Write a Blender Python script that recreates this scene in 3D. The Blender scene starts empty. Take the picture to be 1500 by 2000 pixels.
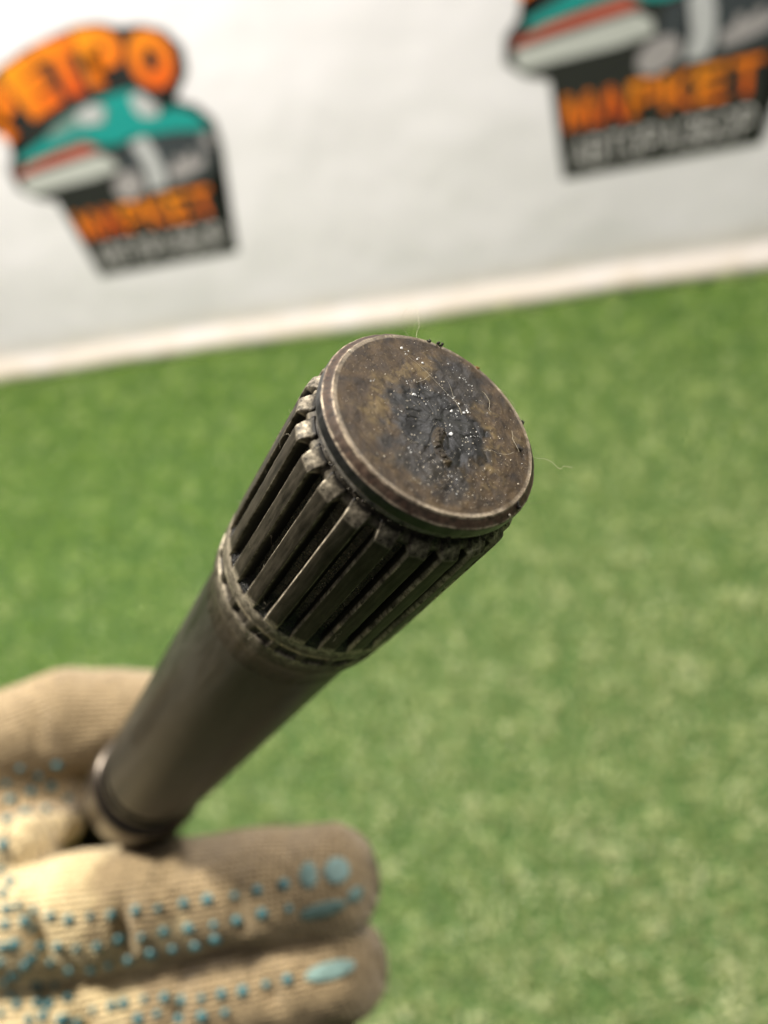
import bpy, bmesh, math, random
import numpy as np
from mathutils import Matrix, Vector, noise
from mathutils.bvhtree import BVHTree

random.seed(7)
rng = np.random.default_rng(7)
scene = bpy.context.scene
COL = scene.collection

# ------------------------------------------------------------------ camera
CAM_H = 0.8
# rows: world X (along the wall), Y (towards the wall), Z (up) written in camera axes (right, down, forward)
R = np.array([[0.96041208, -0.07324398, -0.26878235],
              [0.13798471, -0.71308527, 0.68736426],
              [-0.24201003, -0.69724079, -0.67474915]])
cam_d = bpy.data.cameras.new("camera")
cam = bpy.data.objects.new("camera", cam_d)
COL.objects.link(cam)
M = Matrix.Identity(4)
for r_ in range(3):
    M[r_][0] = R[r_][0]
    M[r_][1] = -R[r_][1]
    M[r_][2] = -R[r_][2]
M[2][3] = CAM_H
cam.matrix_world = M
cam_d.sensor_fit = 'VERTICAL'
cam_d.sensor_height = 36.0
cam_d.sensor_width = 27.0
cam_d.lens = 27.0
cam_d.clip_start = 0.005
cam_d.clip_end = 60.0
cam_d.dof.use_dof = True
cam_d.dof.focus_distance = 0.0950
cam_d.dof.aperture_fstop = 9.6
scene.camera = cam

# ------------------------------------------------------------------ light
world = bpy.data.worlds.new("World")
scene.world = world
world.use_nodes = True
bg = world.node_tree.nodes["Background"]
bg.inputs[0].default_value = (1.0, 0.965, 0.965, 1)
bg.inputs[1].default_value = 0.15


def area_lamp(name, loc, target, size, power, color):
    d = bpy.data.lights.new(name, 'AREA')
    d.shape = 'RECTANGLE'
    d.size, d.size_y = size
    d.energy = power
    d.color = color
    o = bpy.data.objects.new(name, d)
    COL.objects.link(o)
    o.location = loc
    o.rotation_euler = (Vector(target) - Vector(loc)).to_track_quat('-Z', 'Y').to_euler()
    return o


area_lamp("ceiling_lamp", (-1.25, 0.62, 2.25), (-0.3, 0.5, 0.4), (0.28, 0.28), 122, (1.0, 0.945, 0.86))
area_lamp("added_tube_lamp", (1.25, 0.95, 2.35), (0.1, 0.75, 0.1), (1.2, 0.22), 54, (1.0, 0.965, 0.96))  # added unseen lamp that brightens the wall and sparks glints on the face

scene.view_settings.view_transform = 'Standard'
scene.view_settings.look = 'None'
scene.view_settings.gamma = 1.0
scene.view_settings.use_curve_mapping = False
scene.view_settings.exposure = 0.0
scene.render.engine = 'CYCLES'
scene.cycles.use_denoising = True
scene.cycles.sample_clamp_indirect = 6.0


# ------------------------------------------------------------------ helpers
def c2w(v):
    """camera-axes millimetres (right, down, forward) -> world metres"""
    w = R @ (np.asarray(v, float) / 1000.0)
    return Vector((w[0], w[1], w[2] + CAM_H))


def link(name, me, mat=None, parent=None):
    o = bpy.data.objects.new(name, me)
    COL.objects.link(o)
    if mat is not None and len(me.materials) == 0:
        me.materials.append(mat)
    if parent is not None:
        o.parent = parent
    return o


def empty(name, mw=None):
    o = bpy.data.objects.new(name, None)
    o.empty_display_size = 0.02
    COL.objects.link(o)
    if mw is not None:
        o.matrix_world = mw
    return o


def tag(o, label=None, cat=None, group=None, kind=None):
    if label:
        o["label"] = label
    if cat:
        o["category"] = cat
    if group:
        o["group"] = group
    if kind:
        o["kind"] = kind
    return o


def np_mesh(name, verts, faces, smooth=True):
    """verts (n,3), faces (m,k) with one k"""
    me = bpy.data.meshes.new(name)
    verts = np.asarray(verts, np.float32)
    faces = np.asarray(faces, np.int32)
    m, k = faces.shape
    me.vertices.add(len(verts))
    me.vertices.foreach_set("co", verts.ravel())
    me.loops.add(m * k)
    me.loops.foreach_set("vertex_index", faces.ravel())
    me.polygons.add(m)
    me.polygons.foreach_set("loop_start", np.arange(0, m * k, k, dtype=np.int32))
    me.polygons.foreach_set("use_smooth", np.full(m, smooth, dtype=bool))
    me.update(calc_edges=True)
    me.validate()
    return me


def attr(me, name, vals):
    a = me.attributes.new(name, 'FLOAT', 'POINT')
    a.data.foreach_set("value", np.asarray(vals, np.float32).ravel())


def fbm(x, y, z, octv=4):
    return noise.fractal((x, y, z), 1.0, 2.0, octv)


class NT:
    """small node-tree builder"""

    def __init__(self, name):
        self.m = bpy.data.materials.new(name)
        self.m.use_nodes = True
        self.t = self.m.node_tree
        self.b = self.t.nodes["Principled BSDF"]

    def n(self, typ, **kw):
        nd = self.t.nodes.new(typ)
        for k, v in kw.items():
            if k.startswith("i_"):
                nd.inputs[k[2:].replace("_", " ")].default_value = v
            else:
                setattr(nd, k, v)
        return nd

    def l(self, a, b):
        self.t.links.new(a, b)

    def set(self, **kw):
        for k, v in kw.items():
            self.b.inputs[k.replace("_", " ")].default_value = v

    def obj(self):
        return self.n('ShaderNodeTexCoord').outputs['Object']

    def noise(self, vec, scale, detail=4, rough=0.55, dist=0.0):
        nd = self.n('ShaderNodeTexNoise')
        nd.inputs['Scale'].default_value = scale
        nd.inputs['Detail'].default_value = detail
        nd.inputs['Roughness'].default_value = rough
        nd.inputs['Distortion'].default_value = dist
        if vec is not None:
            self.l(vec, nd.inputs['Vector'])
        return nd.outputs['Fac']

    def ramp(self, fac, stops, interp='LINEAR'):
        nd = self.n('ShaderNodeValToRGB')
        cr = nd.color_ramp
        cr.interpolation = interp
        while len(cr.elements) < len(stops):
            cr.elements.new(0.5)
        for e, (p, c) in zip(cr.elements, stops):
            e.position = p
            e.color = (c, c, c, 1) if isinstance(c, (int, float)) else (*c, 1)
        self.l(fac, nd.inputs['Fac'])
        return nd.outputs['Color']

    def mix(self, fac, a, b):
        nd = self.n('ShaderNodeMix', data_type='RGBA')
        for s, v in ((nd.inputs[0], fac), (nd.inputs[6], a), (nd.inputs[7], b)):
            if isinstance(v, (int, float)):
                s.default_value = v
            elif isinstance(v, tuple):
                s.default_value = (*v, 1)
            else:
                self.l(v, s)
        return nd.outputs[2]

    def math(self, op, a, b=0.0, c=None):
        nd = self.n('ShaderNodeMath', operation=op)
        for s, v in zip(nd.inputs, (a, b, c)):
            if v is None:
                continue
            if isinstance(v, (int, float)):
                s.default_value = v
            else:
                self.l(v, s)
        return nd.outputs[0]

    def at(self, name):
        return self.n('ShaderNodeAttribute', attribute_name=name).outputs['Fac']

    def bump(self, h, strength, dist):
        nd = self.n('ShaderNodeBump')
        nd.inputs['Strength'].default_value = strength
        nd.inputs['Distance'].default_value = dist
        self.l(h, nd.inputs['Height'])
        self.l(nd.outputs['Normal'], self.b.inputs['Normal'])

    def col(self, c):
        if isinstance(c, tuple):
            self.b.inputs['Base Color'].default_value = (*c, 1)
        else:
            self.l(c, self.b.inputs['Base Color'])

    def rough(self, r):
        if isinstance(r, (int, float)):
            self.b.inputs['Roughness'].default_value = r
        else:
            self.l(r, self.b.inputs['Roughness'])


# ------------------------------------------------------------------ materials
def mat_turf():
    t = NT("turf_blade")
    o = t.obj()
    tone = t.at("tone")
    base = t.ramp(tone, [(0.0, (0.052, 0.115, 0.008)), (0.42, (0.132, 0.240, 0.019)), (0.75, (0.235, 0.355, 0.050)), (1.0, (0.54, 0.60, 0.26))])
    olive_mix = t.math('MULTIPLY', t.ramp(t.noise(o, 5.5, 3), [(0.28, 0.45), (0.60, 1.0)]), t.at("olive_zone"))
    t.col(t.mix(olive_mix, base, t.ramp(tone, [(0.0, (0.15, 0.175, 0.05)), (0.45, (0.36, 0.395, 0.15)), (1.0, (0.64, 0.65, 0.36))])))
    t.rough(0.42)
    t.set(Specular_IOR_Level=0.45)
    return t.m


def mat_backing():
    t = NT("turf_backing")
    o = t.obj()
    t.col(t.mix(t.noise(o, 300, 3), (0.03, 0.08, 0.012), (0.07, 0.13, 0.03)))
    t.rough(0.9)
    return t.m


def mat_banner():
    t = NT("banner_vinyl")
    o = t.obj()
    sx = t.n('ShaderNodeSeparateXYZ')
    t.l(o, sx.inputs[0])
    scuff = t.math('MULTIPLY', t.ramp(sx.outputs[2], [(0.025, 1.0), (0.10, 0.0)]), t.ramp(t.noise(o, 14, 4), [(0.3, 0.55), (0.65, 1.0)]))
    t.col(t.mix(scuff, t.mix(t.noise(o, 3.0, 3), (0.80, 0.765, 0.815), (0.86, 0.83, 0.87)), (0.68, 0.59, 0.49)))
    t.rough(0.42)
    t.bump(t.noise(o, 5.0, 2), 0.35, 0.02)
    return t.m


def mat_plain(name, c, rough=0.5, metal=0.0, var=0.12, scale=40.0):
    t = NT(name)
    o = t.obj()
    lo = tuple(x * (1 - var) for x in c)
    hi = tuple(min(1.0, x * (1 + var)) for x in c)
    t.col(t.mix(t.noise(o, scale, 3), lo, hi))
    t.rough(rough)
    t.set(Metallic=metal)
    return t.m


def mat_flame():
    """printed orange lettering that turns red towards its lower right (flat print)"""
    t = NT("orange_print")
    g = t.n('ShaderNodeTexCoord').outputs['Generated']
    s = t.n('ShaderNodeSeparateXYZ')
    t.l(g, s.inputs[0])
    k = t.math('SUBTRACT', t.math('MULTIPLY', s.outputs[0], 0.45), s.outputs[1])
    t.col(t.ramp(k, [(0.0, (0.85, 0.30, 0.015)), (0.05, (0.80, 0.10, 0.012))]))
    nd = k.node
    # shift so the change lies inside the letter
    k2 = t.math('ADD', k, 0.19)
    t.col(t.ramp(k2, [(0.0, (0.92, 0.36, 0.015)), (0.22, (0.80, 0.085, 0.012))]))
    t.rough(0.42)
    return t.m


def mat_steel(name, dark, light, wear_lit_col, rough=(0.32, 0.6), metal=0.9, scale=900.0, bump=0.25, streak=False, spec=0.5):
    t = NT(name)
    o = t.obj()
    v = o
    if streak:
        mp = t.n('ShaderNodeMapping')
        mp.inputs['Scale'].default_value = (1.0, 1.0, 0.12)
        t.l(o, mp.inputs[0])
        v = mp.outputs[0]
    n1 = t.noise(v, scale, 5, 0.65)
    n2 = t.noise(o, scale * 0.22, 4, 0.6)
    c = t.mix(t.ramp(n1, [(0.32, 0.0), (0.72, 1.0)]), dark, light)
    c = t.mix(t.ramp(n2, [(0.45, 0.0), (0.75, 0.55)]), c, tuple(x * 0.35 for x in dark))
    wear_lit = t.at("wear_lit")
    wn = t.math('MULTIPLY', wear_lit, t.ramp(t.noise(o, scale * 0.8, 5, 0.75), [(0.36, 0.06), (0.60, 1.0)]))
    wn = t.math('MULTIPLY', wn, t.ramp(t.noise(o, 190, 3, 0.6), [(0.32, 0.3), (0.55, 1.0)]))
    c = t.mix(wn, c, wear_lit_col)
    c = t.mix(t.at("grease_shade"), c, (0.006, 0.0055, 0.005))
    t.col(c)
    t.rough(t.math('MULTIPLY_ADD', n1, rough[1] - rough[0], rough[0]))
    t.set(Specular_IOR_Level=spec)
    t.l(t.math('MULTIPLY_ADD', wn, 0.45 - metal, metal), t.b.inputs['Metallic'])
    t.bump(n1, bump, 0.00012)
    return t.m


def mat_body():
    t = NT("oily_turned_steel")
    o = t.obj()
    mp = t.n('ShaderNodeMapping')
    mp.inputs['Scale'].default_value = (1.0, 1.0, 14.0)
    t.l(o, mp.inputs[0])
    rings = t.noise(mp.outputs[0], 110, 4, 0.7)
    mp2 = t.n('ShaderNodeMapping')
    mp2.inputs['Scale'].default_value = (1.0, 1.0, 0.22)
    t.l(o, mp2.inputs[0])
    smear = t.noise(mp2.outputs[0], 170, 5, 0.65, 0.6)
    c = t.mix(t.ramp(smear, [(0.34, 0.0), (0.7, 1.0)]), (0.011, 0.0105, 0.0078), (0.050, 0.047, 0.037))
    c = t.mix(t.ramp(t.noise(o, 900, 4, .7), [(0.62, 0.0), (0.72, .4)]), c, (0.06, 0.05, 0.036))
    t.col(c)
    t.rough(t.math('MULTIPLY_ADD', smear, 0.30, 0.26))
    t.set(Metallic=0.0, Specular_IOR_Level=0.12)
    t.bump(rings, 0.12, 0.00012)
    return t.m


def mat_grease():
    t = NT("black_grease")
    o = t.obj()
    n1 = t.noise(o, 1500, 5, 0.7)
    t.col(t.mix(t.ramp(n1, [(0.62, 0.0), (0.74, 1.0)]), (0.006, 0.0055, 0.005), (0.06, 0.05, 0.04)))
    t.rough(t.ramp(t.noise(o, 700, 3), [(0.3, 0.12), (0.7, 0.42)]))
    t.bump(n1, 1.0, 0.0006)
    return t.m


def mat_face():
    t = NT("oily_end_face")
    o = t.obj()
    g = t.at("grease")
    h = t.at("rust")
    n1 = t.noise(o, 2200, 6, 0.7)
    n2 = t.noise(o, 420, 5, 0.65)
    brown = t.mix(t.ramp(n2, [(0.35, 0.0), (0.68, 1.0)]), (0.020, 0.0128, 0.0055), (0.088, 0.055, 0.021))
    brown = t.mix(h, brown, (0.150, 0.104, 0.038))
    brown = t.mix(t.ramp(n1, [(0.58, 0.0), (0.72, 0.8)]), brown, (0.34, 0.27, 0.17))
    grey = t.mix(t.ramp(n2, [(0.3, 0.0), (0.7, 1.0)]), (0.008, 0.008, 0.0062), (0.022, 0.022, 0.0165))
    c = t.mix(g, brown, grey)
    wv2 = t.math('MULTIPLY', t.at("wear_lit"), t.ramp(t.noise(o, 190, 3, 0.6), [(0.36, 0.1), (0.6, 1.0)]))
    c = t.mix(t.math('MULTIPLY', wv2, t.ramp(n1, [(0.35, 0.3), (0.6, 1.0)])), c, (0.60, 0.50, 0.35))
    t.col(c)
    t.rough(t.mix(g, t.ramp(n1, [(0.3, 0.36), (0.7, 0.62)]), t.ramp(n1, [(0.3, 0.26), (0.7, 0.48)])))
    t.set(Specular_IOR_Level=0.24)
    mt = t.math('MULTIPLY_ADD', g, -0.04, 0.06)
    t.l(mt, t.b.inputs['Metallic'])
    t.bump(n1, 0.5, 0.00013)
    return t.m


def mat_knit():
    t = NT("knit_cotton")
    o = t.obj()
    u, v = t.at("along"), t.at("around")
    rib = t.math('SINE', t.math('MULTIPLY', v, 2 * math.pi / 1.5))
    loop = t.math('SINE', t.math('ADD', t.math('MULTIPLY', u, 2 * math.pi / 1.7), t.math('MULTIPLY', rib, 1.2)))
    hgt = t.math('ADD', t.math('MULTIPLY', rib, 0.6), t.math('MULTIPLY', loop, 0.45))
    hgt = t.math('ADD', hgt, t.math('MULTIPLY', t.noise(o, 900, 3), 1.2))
    fleck = t.noise(o, 620, 3, .7)
    clean = t.mix(t.ramp(fleck, [(0.33, 0.0), (0.66, 1.0)]), (0.52, 0.38, 0.185), (0.86, 0.69, 0.39))
    dirty = t.mix(t.ramp(fleck, [(0.33, 0.0), (0.68, 1.0)]), (0.19, 0.135, 0.066), (0.47, 0.345, 0.185))
    soil = t.at("soil")
    d = t.math('ADD', t.math('MULTIPLY', t.noise(o, 85, 6, 0.7), 1.5), t.math('ADD', soil, -0.62))
    c = t.mix(t.ramp(d, [(0.34, 0.0), (0.60, 1.0)]), clean, dirty)
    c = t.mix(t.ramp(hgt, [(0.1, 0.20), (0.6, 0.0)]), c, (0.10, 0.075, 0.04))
    t.col(c)
    t.rough(0.92)
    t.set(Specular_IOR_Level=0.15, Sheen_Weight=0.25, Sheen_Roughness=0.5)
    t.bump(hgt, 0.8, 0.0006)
    return t.m


# ------------------------------------------------------------------ setting
WALL_Y = 1.3704
X0, X1, Y0 = -2.1, 1.3, -0.35

# ground below the pile
gv = [(-6, -4, 0), (6, -4, 0), (6, WALL_Y + 0.1, 0), (-6, WALL_Y + 0.1, 0)]
ground = link("ground", np_mesh("ground", gv, [(0, 1, 2, 3)]), mat_backing())
tag(ground, "green backing sheet under the artificial turf", kind="structure")

# artificial grass pile: tufts of bent flat blades
def build_turf():
    sp = 0.0075
    xs = np.arange(X0, X1, sp)
    ys = np.arange(Y0, WALL_Y - 0.012, sp)
    gx, gy = np.meshgrid(xs, ys)
    tx = gx.ravel() + rng.uniform(-.0035, .0035, gx.size)
    ty = gy.ravel() + rng.uniform(-.0035, .0035, gx.size)
    K = 3
    n = tx.size * K
    bx = np.repeat(tx, K) + rng.uniform(-.002, .002, n)
    by = np.repeat(ty, K) + rng.uniform(-.002, .002, n)
    clump = np.array([noise.noise((x * 30, y * 30, 2.0)) + .7 * noise.noise((x * 62, y * 62, 7.0)) for x, y in zip(tx, ty)])
    tone = np.clip(np.repeat(rng.normal(0.42, 0.14, tx.size) + .55 * clump, K) + rng.normal(0, 0.16, n), 0, 1)
    pale = np.repeat(rng.random(tx.size) < 0.03, K)
    dark = np.repeat(rng.random(tx.size) < 0.10, K)
    tone[dark] *= .35
    tone[pale] = rng.uniform(0.85, 1.0, pale.sum())
    H = rng.uniform(0.008, 0.014, n) * (1 + .35 * np.repeat(clump, K))
    W = rng.uniform(0.0006, 0.0010, n)
    az = rng.uniform(0, 2 * np.pi, n)
    lean = rng.uniform(0.1, 0.95, n)
    wa = az + np.pi / 2 + rng.normal(0, .5, n)
    dx, dy = np.cos(az), np.sin(az)
    wx, wy = np.cos(wa) * W, np.sin(wa) * W
    z0 = np.full(n, 0.001)
    mx, my, mz = bx + dx * H * lean * .35, by + dy * H * lean * .35, H * .62
    ex, ey, ez = bx + dx * H * lean, by + dy * H * lean, H * (1.02 - .35 * lean)
    V = np.empty((n, 6, 3), np.float32)
    for k, (px, py, pz, s) in enumerate(((bx, by, z0, 1), (bx, by, z0, -1), (mx, my, mz, 1), (mx, my, mz, -1), (ex, ey, ez, .35), (ex, ey, ez, -.35))):
        V[:, k, 0] = px + wx * s
        V[:, k, 1] = py + wy * s
        V[:, k, 2] = pz
    b = (np.arange(n) * 6)[:, None]
    F = np.concatenate([b + np.array([[0, 1, 3, 2]]), b + np.array([[2, 3, 5, 4]])])
    me = np_mesh("turf_pile", V.reshape(-1, 3), F, smooth=False)
    attr(me, "tone", np.repeat(tone, 6))
    # paler olive area of the floor, fading outwards
    dw = np.hypot((bx - 0.12) / 0.66, (by - 0.18) / 0.85)
    attr(me, "olive_zone", np.repeat(np.clip(1.35 - dw, 0.0, 1.0), 6))
    return me


turf = link("artificial_turf", build_turf(), mat_turf())
tag(turf, "short green artificial turf pile covering the floor", "turf", kind="stuff")

# wall behind the banner
wv = [(-6, WALL_Y + .03, -.02), (6, WALL_Y + .03, -.02), (6, WALL_Y + .03, 3.0), (-6, WALL_Y + .03, 3.0)]
wall = link("wall", np_mesh("wall", wv, [(0, 1, 2, 3)]), mat_plain("wall_paint", (0.72, 0.70, 0.67), 0.7))
tag(wall, "pale painted wall behind the white banner", kind="structure")

# the white vinyl banner, its lower edge sweeping out over the turf
def banner_mesh():
    prof = [(0.0, z) for z in np.linspace(2.2, 0.062, 30)]
    for a in np.linspace(0, 1, 12)[1:]:
        ang = a * math.radians(26)
        rad = 0.045
        prof.append((-(rad - rad * math.cos(ang)), 0.062 - rad * math.sin(ang)))
    y, z = prof[-1]
    prof.append((y - 0.010, z - 0.018))
    prof.append((y - 0.016, z - 0.040))
    xs = np.linspace(-2.3, 1.5, 120)
    V = []
    for i, (py, pz) in enumerate(prof):
        for x in xs:
            low = max(0.0, min(1.0, (0.13 - pz) / 0.12))
            w = 0.0025 * low * math.sin(x * 7 + 1.3) + 0.001 * low * math.sin(x * 23)
            V.append((x, WALL_Y + py + w, pz + 0.2 * w))
    n = len(xs)
    F = [(i * n + j, (i + 1) * n + j, (i + 1) * n + j + 1, i * n + j + 1) for i in range(len(prof) - 1) for j in range(n - 1)]
    return np_mesh("banner", V, F)


banner = empty("banner", Matrix.Translation((0, 0, 0)))
tag(banner, "white vinyl banner printed with retro car logos, standing behind the turf", "banner")
bs = link("sheet", banner_mesh(), mat_banner(), banner)
sm = bs.modifiers.new("thickness", 'SOLIDIFY')
sm.thickness = 0.0008
sm.offset = 1.0

# ---- logos printed on the banner
INK = mat_plain("black_print", (0.020, 0.020, 0.021), 0.45)
TEAL = mat_plain("teal_print", (0.012, 0.29, 0.27), 0.45)
TEAL2 = mat_plain("pale_teal_print", (0.16, 0.27, 0.25), 0.45)
PALE = mat_plain("pale_grey_print", (0.50, 0.50, 0.52), 0.45)
CHROME = mat_plain("light_grey_print", (0.50, 0.51, 0.49), 0.45)
SLATE = mat_plain("slate_print", (0.045, 0.052, 0.062), 0.45)
MAUVE = mat_plain("grey_print", (0.36, 0.33, 0.34), 0.45)
REDP = mat_plain("red_print", (0.50, 0.12, 0.085), 0.45)
FLAME = mat_flame()

SHAPES = [  # name, material, layer, outline in millimetres from the logo's lower left corner
    ("car_body", TEAL, 2, [(-38, 253), (25, 271), (68, 284), (136, 304), (186, 315), (236, 316), (252, 307), (251, 284), (268, 268), (293, 275), (328, 262), (343, 241), (347, 227), (288, 236), (204, 242), (161, 236), (130, 242), (108, 256), (35, 250), (-40, 238)]),
    ("windscreen", TEAL2, 3, [(43, 280), (74, 293), (118, 305), (164, 313), (177, 296), (160, 275), (128, 277), (99, 278), (67, 271), (46, 267)]),
    ("glass_glare", PALE, 4, [(116, 300), (150, 309), (172, 298), (158, 278), (130, 279), (112, 286)]),
    ("side_window", PALE, 3, [(229, 306), (250, 309), (273, 279), (264, 266), (234, 271), (227, 286)]),
    ("red_stripe", REDP, 3, [(-61, 227), (-10, 241), (106, 252), (130, 236), (94, 232), (1, 227), (-63, 219)]),
    ("side_panel", CHROME, 3, [(-59, 215), (17, 220), (122, 228), (144, 214), (146, 195), (92, 189), (-4, 187), (-51, 184), (-63, 196)]),
    ("grille", SLATE, 3, [(160, 228), (203, 240), (287, 234), (346, 226), (346, 198), (318, 149), (244, 143), (129, 144), (120, 163), (153, 194)]),
    ("grille_bar", PALE, 4, [(193, 235), (225, 239), (232, 211), (233, 175), (223, 147), (189, 147), (199, 182), (194, 209)]),
    ("headlight", MAUVE, 5, [(181, 158), (168, 144), (147, 137), (129, 141), (119, 153), (122, 170), (136, 184), (156, 190), (174, 187), (184, 175)]),
    ("bumper", MAUVE, 4, [(240, 176), (258, 182), (262, 196), (271, 194), (276, 184), (285, 190), (292, 200), (300, 196), (298, 180), (310, 190), (322, 186), (316, 172), (273, 158), (241, 154)]),
    ("side_lamp", MAUVE, 4, [(326, 220), (344, 220), (342, 199), (327, 199)]),
]
BLACK = [(-74, 236), (-50, 258), (-20, 272), (-14, 283), (-31, 292), (-62, 300), (-72, 330), (-62, 361), (-18, 382), (14, 396), (81, 412), (148, 420), (190, 424), (229, 420), (262, 406), (300, 402), (336, 386), (355, 357), (347, 321), (318, 301), (300, 292), (320, 278), (340, 270), (362, 241), (360, 201), (330, 145), (314, 134), (310, 0), (-4, 0), (-4, 140), (-12, 162), (-51, 176), (-79, 200)]


def poly_mesh(name, pts, thick=0.0006):
    bm = bmesh.new()
    vs = [bm.verts.new((x / 1000, 0, z / 1000)) for x, z in pts]
    f = bm.faces.new(vs)
    bmesh.ops.triangulate(bm, faces=[f])
    bmesh.ops.recalc_face_normals(bm, faces=bm.faces[:])
    if bm.faces[:][0].normal.y > 0:
        bmesh.ops.reverse_faces(bm, faces=bm.faces[:])
    me = bpy.data.meshes.new(name)
    bm.to_mesh(me)
    bm.free()
    return me


FONT_CACHE = {}


def glyph(ch, bold):
    key = (ch, bold)
    if key not in FONT_CACHE:
        cu = bpy.data.curves.new("glyph", 'FONT')
        cu.body = ch
        cu.size = 1.0
        cu.offset = bold
        cu.resolution_u = 3
        o = bpy.data.objects.new("glyph", cu)
        COL.objects.link(o)
        bpy.context.view_layer.update()
        me = bpy.data.meshes.new_from_object(o.evaluated_get(bpy.context.evaluated_depsgraph_get()))
        COL.objects.unlink(o)
        bpy.data.objects.remove(o)
        FONT_CACHE[key] = me
    return FONT_CACHE[key]


def letter(ch, cx, cz, w, h, ang, layer, mat, parent, bold=0.02):
    src = glyph(ch, bold)
    me = src.copy()
    me.name = "letter"
    me.materials.clear()
    co = np.array([v.co[:] for v in me.vertices])
    mn, mxx = co.min(0), co.max(0)
    p = (co[:, :2] - (mn[:2] + mxx[:2]) / 2) / (mxx[:2] - mn[:2]) * [w, h]
    # kept flat in its own XY plane so that Generated coordinates follow the letter
    out = np.zeros_like(co)
    out[:, 0], out[:, 1] = p[:, 0] / 1000, p[:, 1] / 1000
    me.vertices.foreach_set("co", out.astype(np.float32).ravel())
    me.update()
    o = link("letter", me, mat, parent)
    o.location = (cx / 1000, -0.0005 * layer, cz / 1000)
    o.rotation_euler = Matrix.Rotation(math.radians(90), 3, 'X').to_euler()
    o.rotation_euler = (Matrix.Rotation(-ang, 3, 'Y') @ Matrix.Rotation(math.radians(90), 3, 'X')).to_euler()
    return o


def make_logo(x, z):
    base = link("logo", poly_mesh("logo", BLACK), INK, banner)
    base.location = (x, WALL_Y - 0.0016, z)
    for nm, mt, ly, pts in SHAPES:
        o = link(nm, poly_mesh(nm, pts), mt, base)
        o.location = (0, -0.0005 * ly, 0)
    for ch, cx, cz, a in zip("РЕТРО", (-22, 58, 134, 210, 293), (334, 356, 370, 372, 350), (22, 13, 3, -7, -22)):
        letter(ch, cx, cz, 78, 86, math.radians(a), 2, FLAME, base, 0.085)
    for i, ch in enumerate("МАРКЕТ"):
        letter(ch, 4 + 25 + i * 50.4, 107, 45, 54, 0, 2, FLAME, base, 0.03)
    for i, ch in enumerate("АВТОРАЗБОР"):
        letter(ch, 26 + i * 28.8, 40, 23.5, 45, 0, 2, PALE_TXT, base, 0.0)
    return base


PALE_TXT = mat_plain("white_print", (0.64, 0.61, 0.61), 0.45)
make_logo(-0.957, 0.205)
make_logo(-0.013, 0.228)

# ------------------------------------------------------------------ the shaft
A = np.array([-0.43237, 0.51745, 0.73844])
A /= np.linalg.norm(A)
C = np.array([6.3065, -10.8163, 91.0104])
U = np.array([A[1], -A[0], 0.0])
U /= np.linalg.norm(U)
VV = np.cross(A, U)
SM = Matrix.Identity(4)
for i, ax in enumerate((U, VV, A)):
    w = R @ ax
    for r_ in range(3):
        SM[r_][i] = w[r_]
SM.translation = c2w(C)
shaft = empty("axle_shaft", SM)
tag(shaft, "oily splined steel axle shaft with a greasy end face, gripped by the glove", "shaft")

STEEL = mat_steel("oily_steel", (0.013, 0.0115, 0.008), (0.028, 0.025, 0.018), (0.50, 0.45, 0.38), rough=(0.24, 0.38), metal=0.15, scale=420, bump=0.10, spec=0.20)
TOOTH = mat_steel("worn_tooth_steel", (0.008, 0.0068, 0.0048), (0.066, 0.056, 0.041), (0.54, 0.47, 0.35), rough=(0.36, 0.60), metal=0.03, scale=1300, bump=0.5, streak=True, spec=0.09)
CAPM = mat_steel("scuffed_cap_steel", (0.010, 0.006, 0.004), (0.072, 0.040, 0.025), (0.55, 0.45, 0.32), rough=(0.40, 0.68), metal=0.10, scale=1500, bump=0.5, spec=0.2)
RINGM = mat_steel("bright_ring_steel", (0.040, 0.032, 0.024), (0.075, 0.060, 0.046), (0.16, 0.13, 0.10), rough=(0.24, 0.38), metal=0.75, scale=500, bump=0.06)
GREASE = mat_grease()

NT_TEETH = 22
PITCH = 2 * math.pi / NT_TEETH
R_TIP, R_ROOT = 15.42, 13.9
S_TOOTH1 = 34.0


def lathe(name, prof, nt, rfun=None, wear_lit=None):
    """prof: list of (s, r[, wear]) in mm"""
    V, W = [], []
    th = np.linspace(0, 2 * math.pi, nt, endpoint=False)
    for p in prof:
        s, r = p[0], p[1]
        wv_ = p[2] if len(p) > 2 else 0.0
        for t in th:
            rr = r + (rfun(s, t, r) if rfun else 0.0)
            V.append((rr * math.cos(t) / 1000, rr * math.sin(t) / 1000, s / 1000))
            W.append(wv_)
    F = []
    for i in range(len(prof) - 1):
        for j in range(nt):
            k = (j + 1) % nt
            F.append((i * nt + j, i * nt + k, (i + 1) * nt + k, (i + 1) * nt + j))
    me = np_mesh(name, V, F)
    attr(me, "wear_lit", W)
    return me


def dens(pts, step):
    pts = [p if len(p) > 2 else (*p, 0.0) for p in pts]
    out = [pts[0]]
    for a, b in zip(pts[:-1], pts[1:]):
        n = max(1, int(math.hypot(b[0] - a[0], b[1] - a[1]) / step))
        for i in range(1, n + 1):
            t = i / n
            out.append(tuple(a[k] + (b[k] - a[k]) * t for k in range(len(a))))
    return out


# end cap: bevel, rolled lip and the snap-ring groove behind it
def nfun(amp, fr):
    return lambda s, t, r: amp * fbm(math.cos(t) * fr, math.sin(t) * fr, s * 0.25)


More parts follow.
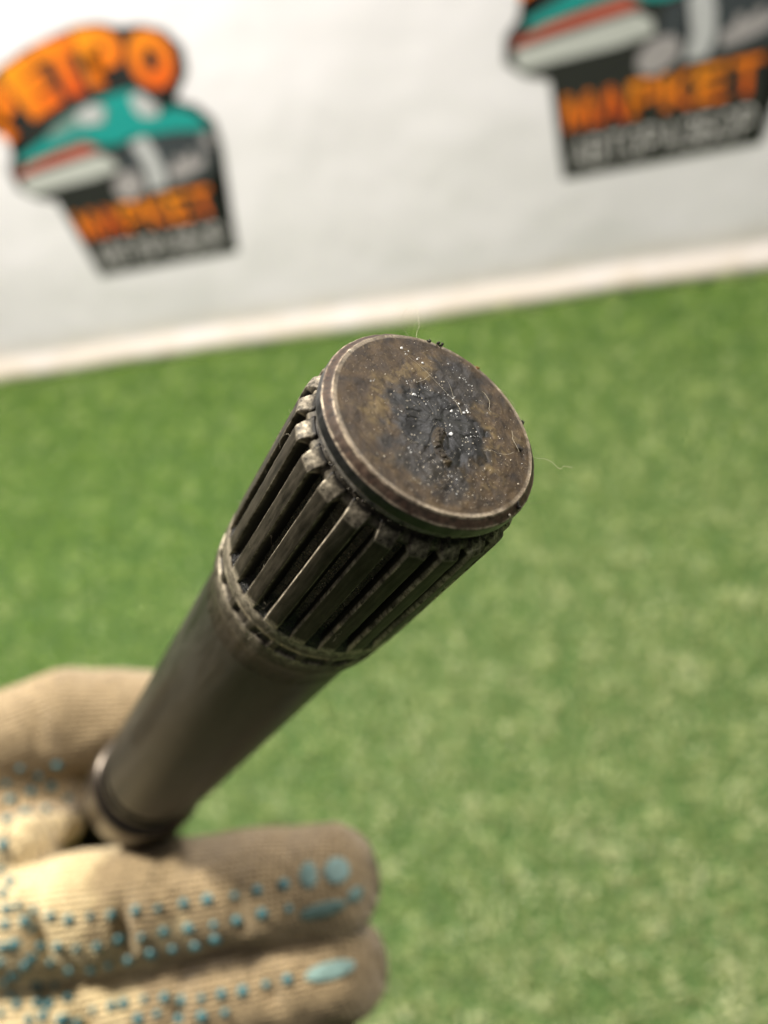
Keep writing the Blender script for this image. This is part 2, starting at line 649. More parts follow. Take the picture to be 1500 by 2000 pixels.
SIDEM = mat_steel("dark_cap_steel", (0.005, 0.005, 0.005), (0.020, 0.019, 0.018), (0.42, 0.38, 0.32), rough=(0.26, 0.48), metal=0.2, scale=1500, bump=0.3)
cap_prof = dens([(-0.02, 13.25, .6), (0.06, 13.36, .95), (0.15, 13.44, .5), (0.23, 13.50, .08), (0.60, 13.92, .04), (0.82, 14.18, .10), (0.90, 14.28, .8), (1.02, 14.36, .4)], 0.10)
side_prof = dens([(1.00, 14.35, .5), (1.14, 14.40, .0), (2.35, 14.44, .0), (2.52, 14.42, .6), (2.66, 14.3, .0), (2.8, 13.9, .0)], 0.12)
cap = link("end_cap", lathe("end_cap", cap_prof, 420, nfun(0.07, 9)), CAPM, shaft)
link("cap_side", lathe("cap_side", side_prof, 420, nfun(0.07, 9)), SIDEM, cap)
groove_prof = dens([(2.7, 14.2), (2.8, 13.5), (3.0, 12.9), (4.0, 12.8), (4.5, 13.2), (5.0, 13.6), (5.6, 13.85)], 0.18)
link("snap_ring_groove", lathe("snap_ring_groove", groove_prof, 240, nfun(0.22, 9)), GREASE, shaft)
# wire snap ring sitting in the groove
ring_bm = []
ringp = [(3.25 + 0.36 * math.cos(a), 13.75 + 0.36 * math.sin(a), 0.5 if 1 < a < 3 else 0.0) for a in np.linspace(0, 2 * math.pi, 13)]
link("snap_ring", lathe("snap_ring", ringp, 200, nfun(0.04, 7)), SIDEM, shaft)

# greasy end face
CREASES = [(-4.5, 3.0, -1.5, 0.2, .34), (-2.6, -3.4, 0.6, -4.7, .30), (0.4, 3.6, 3.3, 3.0, .26), (2.8, 0.9, 5.3, -2.5, .34), (-5.0, 0.6, -2.0, -2.2, .24), (-1.0, 2.2, 1.6, -0.2, .22), (1.2, -1.4, 3.4, -3.6, .2)]


def face_mesh():
    nr, nth = 110, 300
    V, G, Rs, Wr = [], [], [], []
    for i in range(nr + 1):
        rr = 13.32 * (i / nr) ** 0.85
        for j in range(nth):
            t = 2 * math.pi * j / nth
            p, q = rr * math.cos(t), rr * math.sin(t)
            warp = fbm(p * .35, q * .35, 3.1, 4)
            d = math.hypot((p - 0.6) / 6.6, (q - 0.2) / 6.0) + 0.26 * warp + .10 * fbm(p * 1.0, q * 1.0, 8, 3)
            core = max(0.0, min(1.0, (1.12 - d) / 0.26))
            # smeared film reaching down and to the upper right of the core
            d2 = min(math.hypot((p - 2.0) / 6.5, (q - 6.5) / 4.2), math.hypot((p + 1.0) / 5.0, (q + 8.0) / 4.6)) + .5 * fbm(p * .5, q * .5, 17, 5)
            film = max(0.0, min(1.0, (1.05 - d2) / 0.45)) * .8
            g = max(core, film)
            # radial scuffs on the brown annulus
            ta = t + .05 * fbm(p * .4, q * .4, 31, 3) * rr
            rad = .55 * fbm(p * .42 + q * .05, q * .5, 12, 5) + .45 * fbm(math.cos(ta) * 7, math.sin(ta) * 7, rr * .35, 5)
            h = 0.10 * warp + 0.07 * rad
            # lumps and torn creases in the grease core
            fold = 0.0
            for (ax_, ay_, bx_, by_, dp_) in CREASES:
                ux, uy = bx_ - ax_, by_ - ay_
                L2 = ux * ux + uy * uy
                tt = max(0.0, min(1.0, ((p - ax_) * ux + (q - ay_) * uy) / L2))
                sd = ((p - ax_) * uy - (q - ay_) * ux) / math.sqrt(L2) + .5 * warp
                dd = math.hypot(p - ax_ - tt * ux, q - ay_ - tt * uy)
                if dd < 1.6:
                    w_ = math.sin(math.pi * min(1, max(0.05, tt)) * .98) * (1 - dd / 1.6)
                    fold += dp_ * w_ * (-math.exp(-(sd / .30) ** 2) + .7 * math.exp(-((sd - .55) / .4) ** 2))
            h += core * (0.10 + .22 * fold + 0.20 * fbm(p * .30, q * .30, 4.4, 2) - .09 * max(0, 1 - abs(fbm(p * .26 + 3, q * .30, 6.6, 2)) * 2.6) ** 4)
            h += film * 0.05 * fbm(p * .8, q * .8, 9.2, 3)
            # crescent lump
            cr = abs(math.hypot(p - 4.2, q - 1.6) - 3.0)
            ca = math.atan2(q - 1.6, p - 4.2)
            if cr < .75 and (ca > 1.5 or ca < -2.9):
                h += 0.38 * (1 - cr / .75) * (1 + fbm(p * 2, q * 2, 3, 3))
                g = min(g, .55)
            rim = max(0.0, (rr - 12.5) / .8)
            h *= (1 - min(1, rim)) ** .5
            V.append((p / 1000, q / 1000, (-h - 0.02) / 1000))
            G.append(g)
            near = math.exp(-((rr - 7.2) / 3.0) ** 2)
            Rs.append(max(0.0, min(1.0, (rad + .35 * near - .22) / .45)) * (1 - g) * (.35 + .65 * near))
            Wr.append(min(1, rim) * .9 if rr > 12.85 else 0.0)
    F = []
    for i in range(nr):
        for j in range(nth):
            k = (j + 1) % nth
            F.append((i * nth + j, (i + 1) * nth + j, (i + 1) * nth + k, i * nth + k))
    me = np_mesh("end_face", V, F)
    attr(me, "grease", G)
    attr(me, "rust", Rs)
    attr(me, "wear_lit", Wr)
    return me


face = link("end_face", face_mesh(), mat_face(), shaft)
face["label"] = "brown end face with a smeared patch of dark grease"

# spline core (root cylinder, valley run-out, relief marks, shoulder)
def core_fun(s, t, r):
    out = 0.10 * fbm(math.cos(t) * 8, math.sin(t) * 8, s * .25, 3)
    ph = (t / PITCH + .5) % 1.0
    if 37.2 < s < 39.6 and (ph < .33 or ph > .67):
        out -= 0.45
    return out


core_prof = dens([(5.3, 13.7), (6.0, R_ROOT), (31.4, R_ROOT, 0), (32.4, R_ROOT + .3, .1), (33.4, R_ROOT + 1.1, .5), (34.0, 15.1, .8), (34.4, 15.25, .5)], 0.6)
def shelf_fun(s, t, r):
    return 0.10 * math.cos((t - TOOTH_PHASE) * NT_TEETH) * max(0, min(1, (s - 4.2) / .8)) + 0.06 * fbm(math.cos(t) * 10, math.sin(t) * 10, s * .8, 3)


TOOTH_PHASE = PITCH * 0.5
spline = link("spline", lathe("spline_root", core_prof, NT_TEETH * 12, core_fun), GREASE, shaft)
col_prof = [(34.2, 15.2, .4), (34.5, 15.34, .9), (35.2, 15.34, .5), (36.2, 15.3, .2), (37.17, 15.28, .9), (37.23, 15.28, .2), (38.2, 15.26, .05), (39.57, 15.2, .1), (39.63, 15.2, 1.0), (40.2, 15.18, .6), (41.2, 15.15, .25), (42.4, 15.1, .1), (43.6, 15.0, .1), (44.6, 14.8, .05), (45.8, 14.5, 0), (47.2, 14.25, 0), (49, 14.05, 0), (51, 13.98, 0)]
link("run_out_collar", lathe("run_out_collar", col_prof, NT_TEETH * 16, core_fun), TOOTH, shaft)


def tooth_mesh(seed):
    # cross-section offsets: tangential angle fraction of pitch, radius, wear and painted light
    half_tip, half_root = 0.25, 0.385
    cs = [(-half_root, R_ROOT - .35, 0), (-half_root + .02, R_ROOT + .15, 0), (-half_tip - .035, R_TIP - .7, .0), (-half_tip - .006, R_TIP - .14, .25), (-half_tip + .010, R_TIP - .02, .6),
          (-half_tip + .028, R_TIP, .0), (-.09, R_TIP, .0), (.09, R_TIP, .0), (half_tip - .034, R_TIP, .0), (half_tip - .014, R_TIP - .02, .8), (half_tip + .006, R_TIP - .14, 1.2), (half_tip + .035, R_TIP - .5, 1.0), (half_tip + .055, R_TIP - .75, 0), (half_root - .02, R_ROOT + .15, 0), (half_root, R_ROOT - .35, 0)]  # edge wear; the + flank strip is painted lighter as the lit side
    st = [(4.7, 0.0), (4.9, .12), (5.1, .24), (5.3, .36), (5.5, .48), (5.7, .60), (5.9, .71), (6.1, .82), (6.3, .91), (6.5, .97), (6.8, 1.0)]
    st += [(s, 1.0) for s in np.arange(7.8, 32.9, .8)] + [(33.2, 1.0), (33.9, .99), (34.4, .97)]
    V, W, Gs = [], [], []
    for s, k in st:
        for f_, r, w in cs:
            rr = r
            if k < 1.0 and s < 10:      # lead-in chamfer: cut everything above the cone
                cone = 13.75 + (R_TIP - 13.75) * k
                rr = min(r, cone)
            elif s > 33:
                rr = min(r, R_TIP * 1.0 - (s - 33) * .05)
            nn = fbm(seed * 7.3 + f_ * 9, s * (.35 if s > 7.5 else 1.3), seed, 3)
            rr += (.05 if s > 7.5 else .03) * nn
            ff = f_ + .006 * fbm(seed * 3.1, s * .22, 2 + f_ * 2, 3)
            t = ff * PITCH
            V.append((rr * math.cos(t) / 1000, rr * math.sin(t) / 1000, s / 1000))
            lead = float(np.clip((rr - 13.95) / .4, 0, 1)) * (.6 + .7 * nn) if s < 6.7 else 0.0
            tail = .8 if s > 33 and abs(f_) < half_tip + .05 else 0.0
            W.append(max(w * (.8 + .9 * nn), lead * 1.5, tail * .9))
            Gs.append(0.0 if tail else float(np.clip((14.05 - rr) / .3, 0, 1)) if s < 6.7 else float(np.clip((R_TIP - (.25 if f_ < 0 else .6) - r) / .3, 0, 1)))  # black grease, painted higher on the flank turned away from the light
    m = len(cs)
    F = [(i * m + j, i * m + j + 1, (i + 1) * m + j + 1, (i + 1) * m + j) for i in range(len(st) - 1) for j in range(m - 1)]
    me = np_mesh("spline_tooth", V, F)
    attr(me, "wear_lit", W)
    attr(me, "grease_shade", Gs)
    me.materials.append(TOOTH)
    e = me.attributes
    return me


shelf_prof = dens([(4.0, 13.0, 0), (4.4, 13.3, .0), (4.8, 13.60, .0), (5.3, 13.95, .25), (5.75, 14.2, .5), (5.95, 14.2, .3), (6.2, 14.3, .0), (6.7, 13.8, .0)], .16)
link("lead_in_ring", lathe("lead_in_ring", shelf_prof, NT_TEETH * 16, shelf_fun), TOOTH, shaft)
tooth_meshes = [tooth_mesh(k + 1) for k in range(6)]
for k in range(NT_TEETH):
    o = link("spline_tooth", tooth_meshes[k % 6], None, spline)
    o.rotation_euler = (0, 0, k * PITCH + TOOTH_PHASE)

# plain shaft body and the grooved collar where the glove holds it
body_prof = dens([(50.6, 13.98), (53, 13.95), (146, 13.95), (148.6, 13.9), (150, 13.5), (150.6, 12.6)], 2.0)
link("shaft_body", lathe("shaft_body", body_prof, 160, nfun(0.03, 3)), mat_body(), shaft)
link("collar_groove", lathe("collar_groove", dens([(150.4, 12.7), (151, 12.2), (153.4, 12.2), (154, 13.0), (154.8, 13.6), (157.4, 13.6), (158.2, 13.0), (158.8, 12.3), (161.4, 12.3), (162.2, 12.9)], .5), 160), STEEL, shaft)
link("bright_collar", lathe("bright_collar", dens([(162.0, 12.8), (162.4, 14.0), (163.2, 14.9, .3), (165, 15.3, .4), (170, 15.4, .3), (177, 15.3, .2), (179, 14.7), (180, 13.2), (180.2, 9)], .6), 160), RINGM, shaft)
link("inner_shaft", lathe("inner_shaft", dens([(180, 9.2), (226, 9.2), (228, 12), (230, 22.5), (232, 23.8), (300, 24), (301, 22.5), (301, 0.1)], 2.0), 120), STEEL, shaft)


# grit, lint and painted glint grains on the greasy end
def blobs(name, pts, mat, parent, sub=1):
    V, F = [], []
    bm = bmesh.new()
    bmesh.ops.create_icosphere(bm, subdivisions=sub, radius=1.0)
    bv = np.array([v.co[:] for v in bm.verts])
    bf = np.array([[v.index for v in f.verts] for f in bm.faces])
    bm.free()
    for (x, y, z, r) in pts:
        sc = r * rng.uniform(.6, 1.3, 3)
        V.append(bv * sc * (1 + rng.normal(0, .12, (len(bv), 1))) + (x, y, z))
        F.append(bf + len(bv) * len(F))
    me = np_mesh(name, np.concatenate(V) / 1000, np.concatenate(F), smooth=False)
    return link(name, me, mat, parent)


def face_h(p, q):
    return FACE_BVH.ray_cast(Vector((p / 1000, q / 1000, -.01)), Vector((0, 0, 1)))[0]


FACE_BVH = BVHTree.FromPolygons([v.co.copy() for v in face.data.vertices], [tuple(p.vertices) for p in face.data.polygons])
SAND = mat_plain("pale_grit", (0.62, 0.55, 0.42), 0.35, 0.0, .3, 4000)
GLINT = mat_plain("painted_glints", (0.80, 0.80, 0.76), 0.15, 0.0, .1, 4000)
DIRT = mat_plain("dark_dirt", (0.028, 0.022, 0.015), 0.7, 0.0, .4, 2500)
RUSTM = mat_plain("rust_crumb", (0.22, 0.10, 0.03), 0.8, 0.0, .4, 2500)


def face_pts(n, cx, cy, sx, sy, rot, r0, r1):
    out = []
    while len(out) < n:
        a, b = rng.normal(0, sx), rng.normal(0, sy)
        p = cx + a * math.cos(rot) - b * math.sin(rot)
        q = cy + a * math.sin(rot) + b * math.cos(rot)
        if p * p + q * q > 12.4 ** 2:
            continue
        h = face_h(p, q)
        if h is None:
            continue
        out.append((p, q, h.z * 1000 - .02, r0 + (r1 - r0) * rng.random() ** 3))
    return out


GLINTS = [(-8.1, -6.0, 5, .20), (-6.4, -6.7, 5, .20), (-3.5, -9.8, 7, .20), (-1.2, -9.6, 6, .24), (-.2, -9.4, 6, .2), (-6.0, -1.9, 3, .14), (-3.7, -3.5, 4, .22), (-3.8, -.7, 5, .24), (-1.3, -4.4, 4, .2), (0, -5.3, 5, .26), (-.5, -3.2, 4, .22),
          (.9, -3.3, 4, .16), (2.2, -4.9, 7, .2), (-4.1, 2.8, 3, .14), (3.1, 1.2, 3, .28), (4.2, -1.3, 6, .18), (4.9, -2.2, 5, .18), (-8.6, 1.9, 3, .12), (2.1, 4.3, 4, .12), (5.5, 6.0, 5, .12), (0, 7.5, 6, .12)]
g = blobs("painted_glints", sum([face_pts(n_, cx_, cy_, .55, .3, .4, .04, r_) for cx_, cy_, n_, r_ in GLINTS], []) + face_pts(50, 1, -2, 5, 4, .3, .03, .09), GLINT, shaft)  # white grains painting in the lamp's glints on wet grease
tag(g, kind="stuff")
g = blobs("sand_grains", face_pts(240, 0, 1, 6.5, 6.5, 0, .03, .10) + face_pts(160, 6, 7.5, 4, 3, -.6, .03, .09), SAND, shaft)
tag(g, kind="stuff")
# dirt crumbs in the groove and along the rim
pts = []
for k in range(420):
    t = rng.uniform(0, 2 * math.pi)
    s = rng.uniform(3.4, 5.0)
    pts.append((13.4 * math.cos(t), 13.4 * math.sin(t), s, rng.uniform(.06, .20)))
g = blobs("dirt_crumbs", pts, DIRT, shaft)
tag(g, kind="stuff")
pts = []
for k in range(420):
    t = rng.uniform(0, 2 * math.pi)
    if rng.random() < .55:
        t = (round(t / PITCH) + rng.normal(0, .16)) * PITCH
        s = rng.uniform(7, 33)
        r = R_ROOT + .05
    else:
        s = rng.uniform(3.2, 5.2)
        r = 13.5
    pts.append((r * math.cos(t), r * math.sin(t), s, rng.uniform(.03, .09)))
g = blobs("groove_grit", pts, SAND, shaft)
tag(g, kind="stuff")


def rim_pt(deg, r, s):
    t = math.radians(deg)
    return np.array((r * math.cos(t), r * math.sin(t), s))


def clump(name, deg, r, s, size, mat):
    p = rim_pt(deg, r, s)
    pts = [(*(p + rng.normal(0, size * .45, 3)), size * rng.uniform(.3, .7)) for _ in range(9)]
    return blobs(name, pts, mat, shaft)


clump("dirt_clump", -118, 13.2, -.2, .42, DIRT)
clump("dirt_clump", -125, 13.2, -.1, .25, DIRT)
clump("rust_clump", -92, 13.3, 0, .22, RUSTM)
clump("dirt_clump", -52, 13.6, .2, .28, DIRT)
clump("dirt_clump", 8, 13.8, .4, .36, DIRT)
clump("sand_clump", 16, 13.9, .7, .2, SAND)
clump("sand_clump", 178, 13.2, 0, .2, SAND)
clump("rust_clump", 170, 14.1, 3.6, .28, RUSTM)
clump("dirt_clump", -30, 11.4, -.2, .42, DIRT)
for k in range(14):
    clump("dirt_clump", rng.uniform(10, 60), 14.3, rng.uniform(1.5, 6), .22, DIRT)


def fibre(name, pts, rad, mat):
    pts = [np.array(p, float) for p in pts]
    V, F = [], []
    k = 5
    fine = []
    for i in range(len(pts) - 1):
        p0, p1, p2, p3 = pts[max(i - 1, 0)], pts[i], pts[i + 1], pts[min(i + 2, len(pts) - 1)]
        for u in np.linspace(0, 1, 5, endpoint=False):
            fine.append(.5 * ((2 * p1) + (p2 - p0) * u + (2 * p0 - 5 * p1 + 4 * p2 - p3) * u * u + (3 * p1 - p0 - 3 * p2 + p3) * u ** 3))
    fine.append(pts[-1])
    for i, p in enumerate(fine):
        d = fine[min(i + 1, len(fine) - 1)] - fine[max(i - 1, 0)]
        d /= np.linalg.norm(d) + 1e-9
        a = np.cross(d, [.3, .5, .8])
        a /= np.linalg.norm(a)
        b = np.cross(d, a)
        for j in range(k):
            t = 2 * math.pi * j / k
            V.append((p + rad * (a * math.cos(t) + b * math.sin(t))) / 1000)
    for i in range(len(fine) - 1):
        for j in range(k):
            F.append((i * k + j, i * k + (j + 1) % k, (i + 1) * k + (j + 1) % k, (i + 1) * k + j))
    return link(name, np_mesh(name, V, F), mat, shaft)


LINT = mat_plain("lint", (0.50, 0.45, 0.33), 0.8, 0.0, .2, 900)
LINTD = mat_plain("dark_lint", (0.10, 0.08, 0.05), 0.8, 0.0, .2, 900)


def lint(deg, r, s, out, n, size, mat=LINT, rad=.013):
    p = rim_pt(deg, r, s)
    d = rim_pt(deg, 1, 0) * out
    pts = [p]
    for k in range(n):
        d = d + rng.normal(0, size, 3)
        p = p + d
        pts.append(p)
    return fibre("lint_fibre", pts, rad, mat)


lint(-30, 13.3, .2, .45, 8, .28)
lint(-76, 13.2, .1, .22, 8, .22)
lint(-132, 13.2, 0, .25, 6, .22)
lint(-137, 13.2, 0, .2, 6, .2)
lint(8, 13.6, .6, .25, 5, .2, LINTD)
lint(14, 13.6, .6, .2, 5, .2, LINTD)
lint(35, 14.2, 2, .25, 6, .25)
for k in range(26):
    t = rng.uniform(20, 200)
    lint(t, 15.3, rng.uniform(8, 36), .02, 6, .18, LINT if rng.random() < .6 else LINTD, .010)
for k in range(8):
    a = rng.uniform(0, 2 * math.pi)
    r = rng.uniform(3, 11)
    p = np.array((r * math.cos(a), r * math.sin(a), -.35))
    pts = [p]
    d = rng.normal(0, .5, 3) * (1, 1, .1)
    for q in range(6):
        d = d + rng.normal(0, .3, 3) * (1, 1, .12)
        p = p + d
        pts.append(p)
    fibre("lint_fibre", pts, .014, LINT)

# ------------------------------------------------------------------ the gloved hand
def pt(px, py, z):
    """sight-line coordinates (photo pixels and depth in mm) -> camera axes in mm"""
    return np.array(((px - 750) / 1500 * z, (py - 1000) / 1500 * z, z))


FINGERS = {
    "index": [(pt(60, 1792, 219), 16.5), (pt(340, 1757, 213), 15.6), (pt(540, 1722, 208), 14.3), (pt(642, 1708, 205), 12.8)],
    "middle": [(pt(140, 1995, 216), 16), (pt(430, 1930, 211), 14.6), (pt(580, 1896, 207), 13.6), (pt(664, 1880, 205), 12.6)],
    "ring": [(pt(220, 2180, 214), 15), (pt(450, 2098, 209), 14.0), (pt(560, 2070, 206), 13.3), (pt(618, 2058, 205), 12.4)],
    "little": [(pt(250, 2350, 212), 13.5), (pt(420, 2280, 208), 12.5), (pt(540, 2235, 206), 11.5)],
    "thumb": [(pt(-260, 1545, 236), 18.5), (pt(-60, 1478, 242), 17.3), (pt(130, 1410, 244), 16.4), (pt(300, 1398, 245), 14.5)],
}
WRIST = pt(-620, 2060, 232)
PALM = [
    [(pt(60, 1792, 219), 16.5), (pt(-600, 1930, 236), 17)],
    [(pt(140, 1995, 216), 16), (pt(-600, 2030, 234), 17)],
    [(pt(220, 2180, 214), 15), (pt(-580, 2130, 234), 17)],
    [(pt(250, 2350, 212), 13.5), (pt(-560, 2220, 234), 16)],
    [(pt(-260, 1545, 236), 18.5), (pt(-600, 1900, 236), 19)],          # thenar
    [(pt(-240, 1580, 234), 15), (pt(-40, 1700, 226), 13), (pt(30, 1780, 221), 14)],   # web
    [(pt(-160, 1660, 226), 15), (pt(-200, 1850, 220), 16)],
]
FOLDS = [
    [(pt(-200, 1590, 232), 13), (pt(20, 1556, 238), 11), (pt(130, 1520, 243), 8.5)],
    [(pt(-160, 1640, 228), 12), (pt(0, 1610, 231), 10), (pt(128, 1566, 241), 7.5)],
    [(pt(-80, 1690, 222), 12), (pt(40, 1648, 222), 8.5), (pt(118, 1612, 233), 7)],
]
JOINTS = [(pt(228, 1745, 199.5), pt(246, 1850, 199.5), 1.7), (pt(452, 1735, 195), pt(470, 1810, 195), 1.5), (pt(330, 1915, 198.5), pt(350, 1990, 198.5), 1.7),
          (pt(520, 1880, 194.5), pt(532, 1945, 194.5), 1.5), (pt(60, 1318, 229), pt(74, 1450, 226), 1.8), (pt(300, 1650, 203), pt(320, 1715, 199.5), 1.4), (pt(420, 1625, 200), pt(436, 1690, 197), 1.3)]
TIPS = [
    [(pt(570, 1738, 207), 12.5), (pt(655, 1748, 204.5), 11)],
    [(pt(600, 1905, 207), 12.5), (pt(672, 1912, 205), 10.5)],
    [(pt(560, 2085, 206), 12), (pt(628, 2090, 205), 10.5)],
]
CREASE = [pt(40, 1752, 203), pt(70, 1830, 203), pt(112, 1915, 201.5), pt(175, 2015, 201)]
ARM = [[(pt(-600, 2030, 236), 25), (pt(-900, 2150, 245), 27), (pt(-1500, 2400, 262), 36)]]


def seg_sdf(P, a, ra, b, rb):
    ab = b - a
    t = np.clip(((P - a) @ ab) / (ab @ ab), 0, 1)
    d = np.linalg.norm(P - a - t[:, None] * ab, axis=1)
    return d - (ra + (rb - ra) * t), t


def chain_sdf(P, ch):
    out = None
    for (a, ra), (b, rb) in zip(ch[:-1], ch[1:]):
        d, _ = seg_sdf(P, a, ra, b, rb)
        out = d if out is None else smin(out, d, 2.0)
    return out


def smin(a, b, k):
    h = np.clip(.5 + .5 * (b - a) / k, 0, 1)
    return b + (a - b) * h - k * h * (1 - h)


def shaft_r(s):
    return np.interp(s, [0, 60, 150, 163, 179, 182, 226, 231, 300], [15, 13.8, 13.8, 15.4, 15.4, 10, 10, 24, 24])


def fold_noise(P):
    n = np.zeros(len(P))
    for f_, amp, ph in ((.10, .5, 0.3), (.21, .40, 1.7), (.37, .30, 4.1), (.70, .16, 2.2)):
        n += amp * np.sin(P[:, 0] * f_ + 1.3 * np.sin(P[:, 1] * f_ * .8 + ph) + ph) * np.sin(P[:, 1] * f_ * 1.1 + np.sin(P[:, 2] * f_ + ph) * 1.1)
    return n


def hand_sdf(P):
    d = None
    for ch in PALM:
        e = chain_sdf(P, ch)
        d = e if d is None else smin(d, e, 9.0)
    d = smin(d, chain_sdf(P, ARM[0]), 14.0)
    fs = None
    for nm in ("index", "middle", "ring", "little"):
        e = chain_sdf(P, FINGERS[nm])
        fs = e if fs is None else smin(fs, e, 1.2)
    for ch in TIPS:
        fs = smin(fs, chain_sdf(P, ch), 3.0)
    d = smin(d, fs, 3.0)
    d = smin(d, chain_sdf(P, FINGERS["thumb"]), 5.0)
    for ch in FOLDS:
        d = smin(d, chain_sdf(P, ch), 1.6)
    d = d + fold_noise(P) * .75
    for a, b in zip(CREASE[:-1], CREASE[1:]):
        e, _ = seg_sdf(P, a, 2.4, b, 2.4)
        d = -smin(-d, e, 3.0)
    for a, b, r_ in JOINTS:
        e, _ = seg_sdf(P, a, r_, b, r_)
        d = -smin(-d, e, 3.0)
    # creases across the web and below the fingers
    rel = P - C
    s = rel @ A
    rad = np.linalg.norm(rel - s[:, None] * A, axis=1)
    clear = (shaft_r(s) + .35) - rad
    k = 1.5
    h = np.clip(.5 - .5 * (d - clear) / k, 0, 1)
    return d + (clear - d) * h + k * h * (1 - h)


def build_hand():
    import openvdb
    vox = 1.0
    allp = np.array([p for ch in list(FINGERS.values()) + PALM + [ARM[0][:2]] for p, _ in ch])
    lo = allp.min(0) - 32
    hi = allp.max(0) + 32
    lo[0] = -420 if lo[0] < -420 else lo[0]
    dims = np.ceil((hi - lo) / vox).astype(int)
    arr = np.empty(dims, np.float32)
    ys, zs = np.arange(dims[1]), np.arange(dims[2])
    gy, gz = np.meshgrid(ys, zs, indexing='ij')
    for i in range(dims[0]):
        P = np.stack([np.full(gy.size, i, float), gy.ravel(), gz.ravel()], 1) * vox + lo
        arr[i] = hand_sdf(P).reshape(gy.shape)
    grid = openvdb.FloatGrid(3.0)
    grid.copyFromArray(np.clip(arr, -3, 3).astype(np.float32))
    pts, quads = grid.convertToQuads(isovalue=0.0)
    P = pts * vox + lo
    return P, quads


HP, HQ = build_hand()
# coordinates along / around the nearest finger for the knit, and how soiled the yarn is
segs = []
for nm, ch in FINGERS.items():
    acc = 0.0
    for (a, ra), (b, rb) in zip(ch[:-1], ch[1:]):
        segs.append((a, ra, b, rb, acc, nm))
        acc += np.linalg.norm(b - a)
for ch in PALM[:5] + ARM:
    acc = 0.0
    for (a, ra), (b, rb) in zip(ch[:-1], ch[1:]):
        segs.append((b, rb, a, ra, -200.0 + acc, "palm"))
best = np.full(len(HP), 1e9)
along = np.zeros(len(HP))
around = np.zeros(len(HP))
soil = np.zeros(len(HP))
for a, ra, b, rb, acc, nm in segs:
    d, t = seg_sdf(HP, a, ra, b, rb)
    ax = (b - a) / np.linalg.norm(b - a)
    ref = np.cross(ax, [0, 0, 1.0])
    ref /= np.linalg.norm(ref)
    bi = np.cross(ax, ref)
    rel = HP - a
    ang = np.arctan2(rel @ bi, rel @ ref)
    m = d < best
    best[m] = d[m]
    along[m] = (acc + rel @ ax)[m]
    around[m] = (ang * 15.0)[m]
    if nm == "palm":
        soil[m] = 0.05
    elif nm == "thumb":
        soil[m] = 0.74
    else:
        up = (rel @ np.array([0, -1.0, 0.0])) / 15.0
        soil[m] = (np.clip((acc + rel @ ax - 20) / 45, 0, 1) * .55 + np.clip((acc + rel @ ax - 14) / 22, 0, 1) * np.clip(up + .3, 0, 1) * .40)[m]
glove = empty("work_glove", Matrix.Translation(c2w(pt(-600, 2060, 234))))
tag(glove, "soiled cream knit work glove with teal rubber dots, holding the steel shaft", "glove")
gi = glove.matrix_world.inverted()
WP = (R @ (HP.T / 1000)).T + np.array([0, 0, CAM_H])
WP = WP - np.array(glove.location)
HQ = HQ[:, ::-1]
hme = np_mesh("knit_hand", WP, HQ)
attr(hme, "along", along)
attr(hme, "around", around)
attr(hme, "soil", soil)
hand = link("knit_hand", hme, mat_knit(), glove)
bm = bmesh.new()
bm.from_mesh(hme)
for _ in range(2):
    bmesh.ops.smooth_vert(bm, verts=bm.verts, factor=.5, use_axis_x=True, use_axis_y=True, use_axis_z=True)
bmesh.ops.recalc_face_normals(bm, faces=bm.faces[:])
bm.to_mesh(hme)
bm.free()
hme.update()

# rubber dots printed in rows over the palm side
DOT = mat_plain("teal_rubber", (0.040, 0.145, 0.155), 0.34, 0.0, .5, 600)


def dome(name, rx, ry, h, seg=10, rings=4):
    V, F = [(0, 0, h)], []
    for i in range(1, rings + 1):
        a = i / rings * math.pi / 2
        for j in range(seg):
            t = 2 * math.pi * j / seg
            V.append((rx * math.sin(a) * math.cos(t), ry * math.sin(a) * math.sin(t), h * math.cos(a) - (0.25 * h if i == rings else 0)))
    T = []
    for j in range(seg):
        T.append((0, 1 + j, 1 + (j + 1) % seg))
    me = bpy.data.meshes.new(name)
    Q = [(1 + i * seg + j, 1 + (i + 1) * seg + j, 1 + (i + 1) * seg + (j + 1) % seg, 1 + i * seg + (j + 1) % seg) for i in range(rings - 1) for j in range(seg)]
    me.from_pydata([Vector(v) / 1000 for v in V], [], T + Q)
    for p in me.polygons:
        p.use_smooth = True
    me.materials.append(DOT)
    return me


HAND_BVH = BVHTree.FromPolygons([v.co.copy() for v in hme.vertices], [tuple(p.vertices) for p in hme.polygons])
DOT_ME = [dome("rubber_dot", 1.4 * k, 1.3 * k, 1.15) for k in (.78, 1.0, 1.12)]


FDIR = Vector(R @ (FINGERS['index'][3][0] - FINGERS['index'][1][0])).normalized()


def stick(px, py, me, name, roll=0.0):
    o0 = Vector((0, 0, CAM_H)) - glove.location
    d = (c2w(pt(px, py, 200)) - Vector((0, 0, CAM_H))).normalized()
    loc, nor, _, _ = HAND_BVH.ray_cast(o0, d)
    if loc is None:
        return None
    if nor.dot(d) > 0:
        nor = -nor
    o = link(name, me, None, glove)
    o.location = loc
    x = (FDIR - nor * FDIR.dot(nor)).normalized()
    y = nor.cross(x)
    o.rotation_euler = (Matrix((x, y, nor)).transposed() @ Matrix.Rotation(roll, 3, 'Z')).to_euler()
    return o


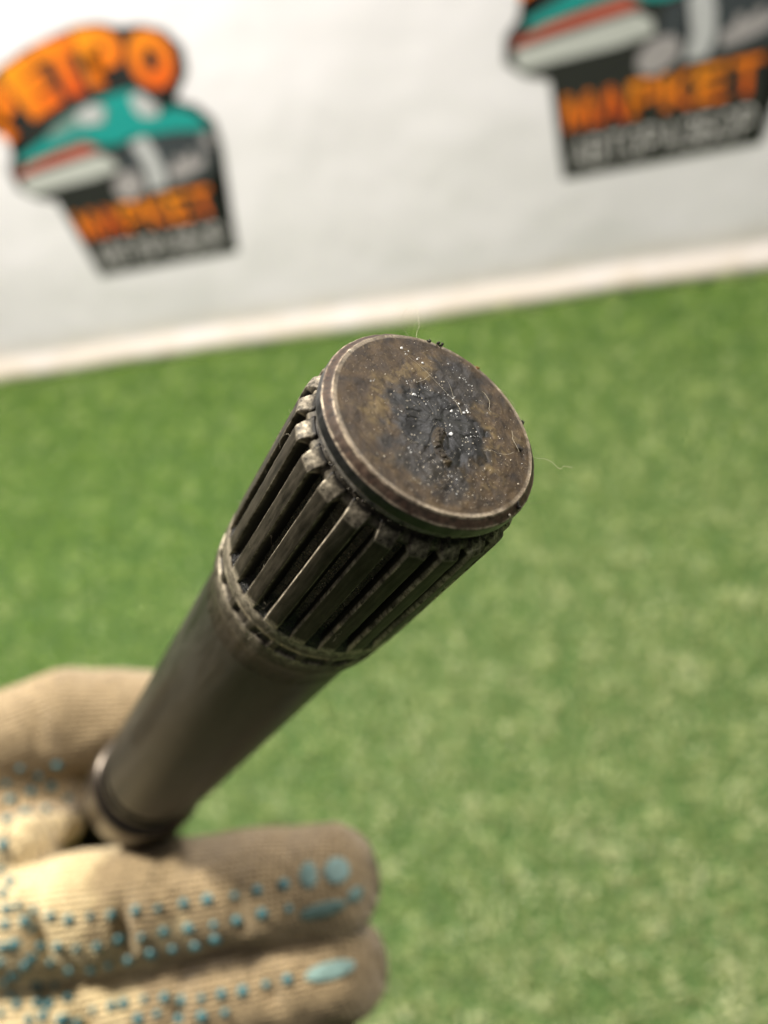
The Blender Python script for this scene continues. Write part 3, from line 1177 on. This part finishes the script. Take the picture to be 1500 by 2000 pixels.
DOTS = [  # rows on index, middle, palm and thumb
    (68, 1778), (99, 1790), (135, 1797), (177, 1791), (218, 1788), (266, 1779), (310, 1775), (359, 1765), (405, 1757), (458, 1749), (502, 1739), (554, 1727),
    (62, 1814), (80, 1848), (114, 1851), (151, 1853), (191, 1850), (234, 1835), (278, 1831), (321, 1820), (369, 1814), (418, 1806), (463, 1798), (512, 1785), (564, 1775),
    (138, 1895), (180, 1894), (213, 1884), (252, 1876), (296, 1863), (338, 1853), (382, 1848), (421, 1835),
    (183, 1973), (218, 1965), (242, 1960), (282, 1952), (321, 1949), (356, 1954), (394, 1950), (433, 1942), (474, 1936), (520, 1923), (562, 1913),
    (270, 1991), (307, 1981), (350, 1990), (395, 1986), (440, 1978),
    (10, 1806), (28, 1845), (2, 1879), (49, 1887), (73, 1923), (10, 1918), (34, 1962), (96, 1962), (2, 1980), (57, 1993), (119, 1993), (108, 1922), (134, 1948),
    (20, 1722), (35, 1770), (6, 1745), (5, 1650),
    (0, 1700), (12, 1775), (48, 1800), (130, 1988), (152, 1999), (75, 1958), (20, 1942), (62, 1872), (28, 1905), (100, 1880), (5, 1850), (85, 1985),
    (40, 1500), (75, 1515), (112, 1495), (12, 1530), (60, 1545), (100, 1535), (132, 1560), (20, 1562), (50, 1585), (90, 1580), (15, 1600),
]
for i, (x, y) in enumerate(DOTS):
    stick(x, y, DOT_ME[i % 3], "rubber_dot", random.uniform(0, 3))
PATCH = [dome("rubber_patch", 2.6, 3.2, .4, 14, 4), dome("rubber_patch", 6.6, 2.1, .4, 16, 4), dome("rubber_patch", 3.4, 3.2, .4, 14, 4), dome("rubber_patch", 2.4, 1.9, .4, 12, 4)]
TEALP = mat_plain("teal_fingertip_rubber", (0.15, 0.235, 0.205), 0.65, 0.0, .7, 600)
for m_ in PATCH:
    m_.materials.clear()
    m_.materials.append(TEALP)
stick(602, 1709, PATCH[0], "rubber_patch", 0)
stick(658, 1700, PATCH[2], "rubber_patch", 0.2)
stick(645, 1896, PATCH[1], "rubber_patch", 0.1)
stick(630, 1778, PATCH[1], "rubber_patch", 0.1)
stick(694, 1748, PATCH[3], "rubber_patch", 0)
